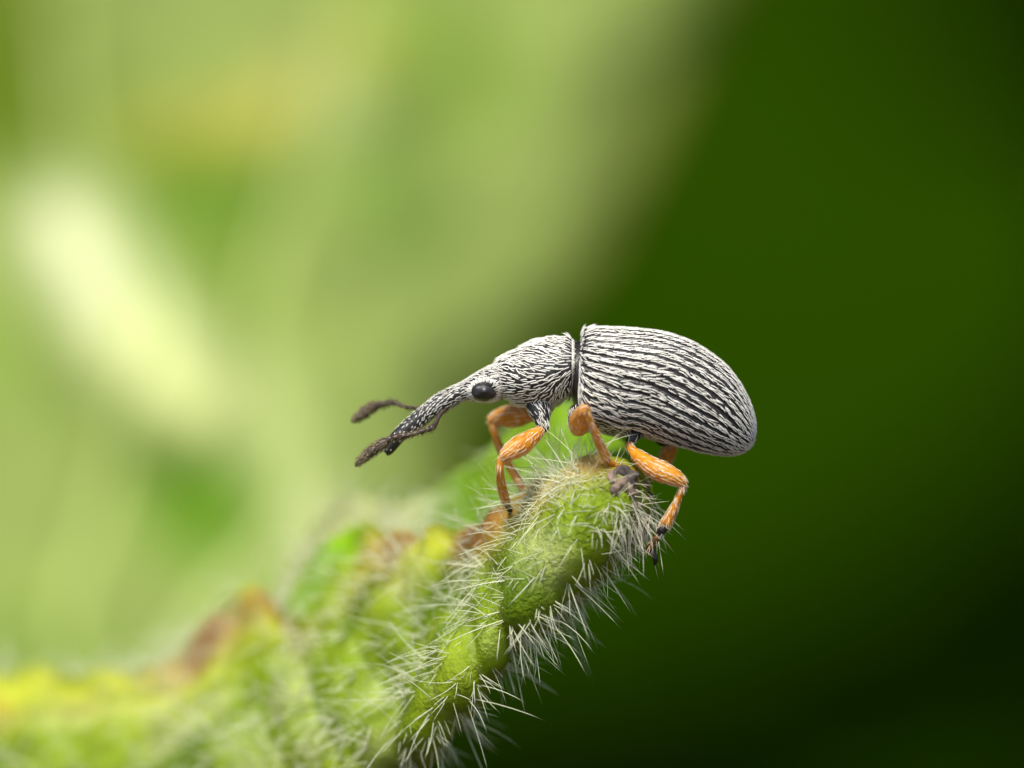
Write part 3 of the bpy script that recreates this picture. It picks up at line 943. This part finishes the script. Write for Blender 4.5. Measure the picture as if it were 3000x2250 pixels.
    # hind, near
    leg([([(1862, 1240, -.16, 44), (1858, 1268, -.24, 26), (1853, 1282, -.28, 17), (1846, 1292, -.30, 12), (1842, 1300, -.31, 6)], 18, 0, ALL, 60),
         ([(1842, 1284, -.29, 6), (1842, 1296, -.30, 11), (1849, 1313, -.32, 12), (1868, 1336, -.37, 19), (1902, 1363, -.45, 27), (1936, 1381, -.50, 30.5), (1970, 1396, -.52, 26), (1993, 1410, -.52, 19), (2003, 1418, -.52, 13), (2007, 1424, -.52, 5)], 40, 1, ([0, .12, .22, 1], [1, .9, 0, 0]), 330),
         ([(2005, 1415, -.52, 6), (2001, 1426, -.52, 8.5), (1994, 1446, -.51, 9.5), (1976, 1486, -.48, 12.5), (1961, 1516, -.46, 15.5), (1950, 1537, -.45, 16.5), (1946, 1546, -.45, 9)], 34, 1, ([0, .78, .9, 1], [.1, 0, .9, 1]), 230)]
        + [([(1950, 1540, -.45, 9), (1941, 1552, -.45, 13), (1931, 1566, -.44, 10), (1928, 1571, -.44, 5)], 9, 1, ALL, 14),
           ([(1931, 1566, -.44, 5), (1923, 1577, -.44, 10), (1915, 1590, -.43, 9), (1912, 1595, -.43, 4)], 9, 1, ([0, 1], [.7, 1]), 14),
           ([(1916, 1589, -.43, 5), (1909, 1600, -.43, 12), (1899, 1613, -.42, 10), (1895, 1619, -.42, 4)], 9, 1, ([0, 1], [.8, 1]), 14),
           ([(1908, 1604, -.43, 4), (1915, 1617, -.42, 6.5), (1919, 1634, -.42, 8), (1920, 1648, -.41, 6.5), (1917, 1657, -.4, 2)], 14, 1, ALL, 0)])
    # hind, far
    leg([([(1950, 1270, .12, 40), (1968, 1285, .24, 22), (1976, 1292, .3, 10)], 12, 0, ALL, 20),
         ([(1978, 1286, .30, 8), (1970, 1302, .34, 16), (1960, 1322, .39, 22), (1948, 1348, .44, 22), (1936, 1372, .47, 14), (1932, 1380, .48, 6)], 28, 1, PL, 110),
         ([(1936, 1372, .47, 7), (1924, 1384, .46, 9), (1908, 1398, .42, 11), (1892, 1410, .38, 10), (1886, 1414, .36, 5)], 22, 1, TB, 40)]
        + tarsus([(1890, 1411, .37), (1882, 1416, .34), (1872, 1420, .3), (1862, 1424, .26)]))
    body = B.obj('body', [M_CUT, M_LEG], weevil, 'dark')
    return body, surf, legs


body, SURF, LEGS = build_body()


def build_body_setae():
    g = np.random.default_rng(4)
    B = Builder()

    def put(S, k, L, W, flow, w=None, lift=0.1, rev=1.0, along=0.06, across=None):
        u, v = S.area_pick(k * 3, g, w)
        pos, n, t, b = S.frame(u, v)
        a = flow(pos, u / S.n, v / S.m)
        d = norm(rev * t * np.cos(a)[:, None] + b * np.sin(a)[:, None])
        ac = across(u / S.n) if across else np.full(len(u), 0.0165)
        kp = spread(pos, d, n, along, ac, k)
        u, v, pos, n, d = u[kp], v[kp], pos[kp], n[kp], d[kp]
        k = len(kp)
        sc = g.uniform(0.75, 1.2, k)
        Ls, Ws = (L(u / S.n) if callable(L) else L), (W(u / S.n) if callable(W) else W)
        V, q, tr = setae(pos, n, d, Ls * sc, Ws * g.uniform(0.8, 1.2, k) * np.ones(k), lift, g.normal(0, 0.12, k))
        B.add(V, q, tr)
    # pronotum: swirling coat
    put(SURF['pron'], 3400, 0.086, 0.0095, lambda p, u, v: 1.0 * snoise(p, 5.2, 6) + g.normal(0, 0.16, len(p)), rev=-1.0, along=0.055)
    # head and snout: hairs along the axis, thinning to the tip
    Sh = SURF['head']
    uu = np.linspace(0, 1, Sh.n)[:, None] * np.ones((1, Sh.m))
    wt = np.clip((uu - 0.20) / 0.35, 0.05, 1.0)
    eye_c = P(1420, 1147, 0)
    de = np.hypot((Sh.R[..., 0] - eye_c[0]) / 0.115, (Sh.R[..., 2] - eye_c[2]) / 0.088)
    wt = wt * (de > 1.0)
    put(Sh, 2200, lambda u: np.interp(u, [0.1, 0.3, 0.6, 1], [0.014, 0.028, 0.048, 0.060]), lambda u: np.interp(u, [0.1, 0.3, 1], [0.006, 0.0068, 0.0085]),
        lambda p, u, v: 0.25 * snoise(p, 8.0, 2) + g.normal(0, 0.18, len(p)), wt, 0.08, -1.0, along=0.036, across=lambda u: np.interp(u, [0, .25, .45, 1], [.034, .027, .018, .0160]))
    # collar fringe round the front and rear rims of the pronotum
    for uf, L, rev in ((2.5, 0.05, -1.0), (SURF['pron'].n - 5.0, 0.05, 1.0)):
        S = SURF['pron']
        k = 190
        u = np.full(k, uf) + g.uniform(-0.8, 0.8, k)
        v = (np.arange(k) + g.uniform(0, .8, k)) / k * (S.m - 1)
        pos, n, t, b = S.frame(u, v)
        a = g.normal(0, 0.25, k)
        V, q, tr = setae(pos, n, norm(rev * t * np.cos(a)[:, None] + b * np.sin(a)[:, None]), g.uniform(.7, 1.1, k) * L, np.full(k, 0.012), 0.05, g.normal(0, .1, k))
        B.add(V, q, tr)
    # belly side of the hind body
    Sb = SURF['hind']
    thv = np.linspace(0, 2 * np.pi, Sb.m)[None] * np.ones((Sb.n, 1))
    belly = (np.sin(thv) < -0.25).astype(float)
    put(Sb, 1500, 0.070, 0.0105, lambda p, u, v: g.normal(0, 0.2, len(p)), belly, 0.08, along=0.05)
    body_set = B.obj('setae', [M_SET], body)
    body_set['kind'] = 'stuff'
    B = Builder()
    B2 = Builder()
    for S, k, dk in LEGS:
        dark = dk.mean() > 0.9
        k = int(k * (1.0 if dark else 0.85))
        u, v = S.area_pick(k, g)
        # line the hairs up in loose rows along the limb
        if not dark:
            rows = 16
            v = (np.round(v / (S.m - 1) * rows) / rows) * (S.m - 1) + g.normal(0, 0.10, k)
            v = np.clip(v, 0, S.m - 1.001)
        pos, n, t, b = S.frame(u, v)
        a = 0.30 * snoise(pos, 9.0, 3) + 0.25 + g.normal(0, 0.10, k)
        V, q, tr = setae(pos, n, norm(t * np.cos(a)[:, None] + b * np.sin(a)[:, None]), g.uniform(0.045, 0.075, k), g.uniform(0.0042, 0.0060, k), 0.10, g.normal(0, .1, k))
        (B2 if dark else B).add(V, q, tr)
    o = B.obj('leg_setae', [M_LEGSET], body)
    o['kind'] = 'stuff'
    o = B2.obj('coxa_setae', [M_SET], body)
    o['kind'] = 'stuff'


build_body_setae()


def build_elytra():
    """two ridged wing cases that meet at the suture; the body is rolled a little towards the camera"""
    g = np.random.default_rng(17)
    pr = pairs(HIND, 150)
    un = np.linspace(0, 1, 150)
    SUT = math.radians(80)
    marg = np.interp(un, [0, .06, .15, .3, .5, .65, .8, 1], np.radians([100, 108, 118, 134, 148, 158, 164, 168]))   # reach of each case down its side
    NI = 14
    for side in (-1, 1):
        m = 132
        f = np.linspace(0, 1, m)
        # angle for every ring/column
        TH = SUT + side * marg[:, None] * f[None]
        R = np.zeros((150, m, 3))
        for i in range(150):
            R[i] = rings_from_pairs(pr[i:i + 1], TH[i], 0.0, 2.25)[0]
        du, dv = np.gradient(R, axis=0), np.gradient(R, axis=1)
        N = norm(np.cross(du, dv))
        cen = rings_from_pairs(pr, np.linspace(0, 6.283, 40), 0, 2.2).mean(1)
        if ((R - cen[:, None]) * N).sum(-1).mean() < 0:
            N = -N
        stria = np.abs(((f * NI) % 1.0) - 0.5) * 2           # 1 at the stria, 0 mid interval
        groove = np.clip((stria - 0.62) / 0.38, 0, 1) ** 1.3
        pun = 0.5 + 0.5 * np.sin(un[:, None] * 150 + 5 * np.round(f[None] * NI))
        fade = np.clip(un / 0.04, 0, 1)[:, None]
        R = R + N * (0.010 - 0.020 * groove[None] * (0.65 + 0.5 * pun) * fade)[..., None]
        # turned-in rim so the case has thickness
        inner = R - N * 0.03
        F = grid_faces(150, m, False)
        nv = 150 * m
        loop = np.concatenate([np.arange(m), np.arange(1, 150) * m + m - 1, 149 * m + np.arange(m - 2, -1, -1), np.arange(148, 0, -1) * m])
        nl = np.roll(loop, -1)
        rim = np.stack([loop, nl, nl + nv, loop + nv], -1)
        V = np.concatenate([R.reshape(-1, 3), inner.reshape(-1, 3)])
        el = mesh_obj('elytron', V, np.concatenate([F, F[:, ::-1] + nv, rim]), M_CUT, weevil)
        # rows of white setae along the intervals
        S = Surf(R, closed=False)
        S.N = N
        S.du, S.dv = np.gradient(R, axis=0), np.gradient(R, axis=1)
        lenu = np.linalg.norm(S.du, axis=-1)
        us, vss = [], []
        for iv in range(NI):
            for rr in (0.30, 0.50, 0.70):
                fv = (iv + rr) / NI
                col_j = int(fv * (m - 1))
                al = np.concatenate([[0], np.cumsum(lenu[:-1, col_j])])
                step = 0.052
                q = np.arange(g.uniform(0, step), al[-1] - 0.02, step)
                q = q + g.uniform(-0.45, 0.45, len(q)) * step
                uu = np.interp(np.clip(q, 0.004, al[-1] - 0.015), al, np.arange(150))
                wid = np.linalg.norm(R[uu.astype(int), min(col_j + 5, m - 1)] - R[uu.astype(int), max(col_j - 5, 0)], axis=-1) / (min(col_j + 5, m - 1) - max(col_j - 5, 0)) * (m - 1) / NI
                keepm = g.random(len(q)) < np.clip((wid - 0.004) / (0.040 if rr == 0.5 else 0.032), 0.14, 0.96)
                us.append(uu[keepm])
                vss.append((fv + g.normal(0, 0.035 / NI, keepm.sum())) * (m - 1))
        u = np.clip(np.concatenate(us), 0.5, 147.5)
        v = np.clip(np.concatenate(vss), 0.2, m - 1.3)
        k = len(u)
        pos, n, t, b = S.frame(u, v)
        a = 0.10 * snoise(pos, 9.0, 5) + g.normal(0, 0.10, k)
        d = norm(t * np.cos(a)[:, None] + b * np.sin(a)[:, None])
        L = np.interp(u / 150, [0, .8, .95, 1], [0.092, 0.086, 0.06, 0.03]) * g.uniform(0.75, 1.2, k)
        Wd = np.interp(u / 150, [0, .4, 1], [0.0105, 0.0078, 0.0060]) * g.uniform(0.8, 1.2, k)
        Vs, q, tr = setae(pos, n, d, L, Wd, 0.09, g.normal(0, 0.1, k))
        o = mesh_obj('setae', Vs, [q, tr], M_SET, el)
        o['kind'] = 'stuff'
    # scutellum: small dark plate in the gap in front of the suture
    B = Builder()
    g2 = np.random.default_rng(2)
    B.rings(lump(P(1688, 1004, -0.05), 0.035, g2, 0.15, (1, 1.3, 0.6)))
    B.obj('scutellum', [M_CUT], weevil)


build_elytra()


def build_eyes():
    """faceted oval compound eyes"""
    for sgn in (-1, 1):
        n, m = 44, 60
        c = P(1420, 1147, 0) + np.array([0, sgn * 0.162, 0])
        ax = norm(np.array([1.0, 0, 0.06]))
        az = np.array([-ax[2], 0, ax[0]])
        ph = np.linspace(0.02, np.pi / 2 * 1.15, n)[:, None]
        th = np.linspace(0, 2 * np.pi, m, endpoint=False)[None]
        x = np.sin(ph) * np.cos(th) * 0.108
        z = np.sin(ph) * np.sin(th) * 0.074
        yv = np.cos(ph) * 0.054 * np.ones_like(th)
        # hexagonal facets pressed into the dome
        s = 60.0
        hx = np.cos(x * s * 6.283 / 6) + np.cos((x * 0.5 + z * 0.866) * s * 6.283 / 6) + np.cos((-x * 0.5 + z * 0.866) * s * 6.283 / 6)
        yv = yv + 0.0036 * hx
        R = c + x[..., None] * ax + z[..., None] * az + (sgn * yv)[..., None] * np.array([0, 1.0, 0])
        B = Builder()
        B.rings(R, 0, True)
        B.obj('eye', [M_EYE], weevil)


build_eyes()


def build_eye_fringe():
    g = np.random.default_rng(31)
    S = SURF['head']
    B = Builder()
    c = P(1420, 1147, 0)
    flat = S.R.reshape(-1, 3)
    fn = S.N.reshape(-1, 3)
    for sgn in (-1, 1):
        for rr in (1.04, 1.2):
            k = 64
            th = np.arange(k) / k * 2 * np.pi + g.normal(0, 0.03, k)
            tgt = np.stack([c[0] + 0.110 * rr * np.cos(th), np.zeros(k), c[2] + 0.078 * rr * np.sin(th)], -1)
            m = fn[:, 1] * sgn > 0.05
            f, n0 = flat[m], fn[m]
            i = ((f[None, :, 0] - tgt[:, None, 0]) ** 2 + (f[None, :, 2] - tgt[:, None, 2]) ** 2)
            ok = i.min(1) < 0.0006
            i = i.argmin(1)[ok]
            pos, n = f[i].copy(), n0[i]
            pos[:, 0], pos[:, 2] = tgt[ok, 0], tgt[ok, 2]
            d = np.stack([np.cos(th), 0 * th, np.sin(th)], -1)[ok]
            d = norm(d - (d * n).sum(-1, keepdims=True) * n)
            kk = len(pos)
            V, q, tr = setae(pos + n * 0.004, n, d, g.uniform(0.028, 0.045, kk), g.uniform(0.007, 0.009, kk), 0.15, g.normal(0, .1, kk))
            B.add(V, q, tr)
    o = B.obj('eye_fringe', [M_SET], body)
    o['kind'] = 'stuff'


build_eye_fringe()


def build_antennae():
    g = np.random.default_rng(9)
    spec = [
        # scape (px, py, y, r), funicle+club points
        ([(1312, 1196, -.04, 5), (1302, 1203, -.10, 6), (1289, 1216, -.16, 5.5), (1279, 1236, -.22, 6), (1270, 1249, -.26, 9), (1263, 1255, -.28, 9), (1259, 1257, -.28, 4)],
         [(1264, 1255, -.28), (1240, 1262, -.30), (1205, 1273, -.31), (1170, 1280, -.31), (1142, 1287, -.31), (1102, 1313, -.30), (1068, 1338, -.28), (1047, 1360, -.26)]),
        ([(1232, 1196, .03, 5), (1217, 1195, .10, 5.5), (1192, 1194, .20, 5.5), (1172, 1187, .27, 6), (1160, 1181, .30, 7.5), (1154, 1179, .31, 4)],
         [(1160, 1181, .30), (1148, 1179, .31), (1130, 1182, .32), (1112, 1186, .33), (1096, 1191, .33), (1078, 1200, .34), (1058, 1216, .34), (1036, 1231, .35)])]
    for k, (sc, path) in enumerate(spec):
        root = bpy.data.objects.new('antenna', None)
        root.empty_display_size = 0.1
        scene.collection.objects.link(root)
        root.parent = weevil
        root.matrix_parent_inverse = weevil.matrix_world.inverted()
        bpy.context.view_layer.update()
        R, c = limb(sc, 24, 12)
        B = Builder()
        B.rings(R)
        B.obj('scape', [M_ANT], root)
        hair_s = [(Surf(R), 60)]
        pc = cr(path, 200)
        d = np.concatenate([[0], np.cumsum(np.hypot(*np.diff(pc[:, :2], axis=0).T))])
        d /= d[-1]
        # seven funicle beads, then a three-piece club
        nb = 7
        cut = np.concatenate([np.linspace(0, 0.56 if k == 0 else 0.42, nb + 1), [0.70 if k == 0 else 0.60, 0.85 if k == 0 else 0.80, 1.0]])
        rads = ([7.5, 7, 7.2, 7.5, 8, 8.5, 9.2] if k == 0 else [7, 7, 7.5, 8, 8.5, 9, 9.5]) + [12, 12.5, 9.5]
        for i in range(nb + 3):
            a, b2 = cut[i] - 0.006, cut[i + 1] + 0.006
            nn = 11
            s = np.linspace(0, 1, nn)
            pos = np.stack([np.interp(a + (b2 - a) * s, d, pc[:, j]) for j in range(3)], -1)
            if i < nb:
                prof = 0.55 + 0.45 * np.sin(np.pi * np.clip(s * 0.85 + 0.1, 0, 1)) ** 0.8
                prof[0], prof[-1] = 0.45, 0.5
            elif i < nb + 2:
                prof = 0.78 + 0.22 * np.sin(np.pi * s) ** 0.7
            else:
                prof = np.sqrt(np.clip(1 - s ** 2.2, 0.004, 1))
            R = tube_rings(PA(pos), rads[i] * (1.12 if i < nb else 1.25) * prof * K, 14)
            B = Builder()
            B.rings(R)
            B.obj('funicle_segment' if i < nb else 'club_segment', [M_ANT], root)
            hair_s.append((Surf(R), 34 if i < nb else 190))
        Bh = Builder()
        for S, n in hair_s:
            u, v = S.area_pick(n, g)
            pos, nr, t, b = S.frame(u, v)
            a = g.normal(0, 0.35, n)
            V, q, tr = setae(pos, nr, norm(norm(t * np.cos(a)[:, None] + b * np.sin(a)[:, None]) + 0.55 * nr), g.uniform(0.02, 0.045, n), g.uniform(0.0035, 0.0055, n), 0.1, g.normal(0, .1, n))
            Bh.add(V, q, tr)
        o = Bh.obj('antenna_hairs', [M_ANTHAIR], root)
        o['kind'] = 'stuff'


build_antennae()
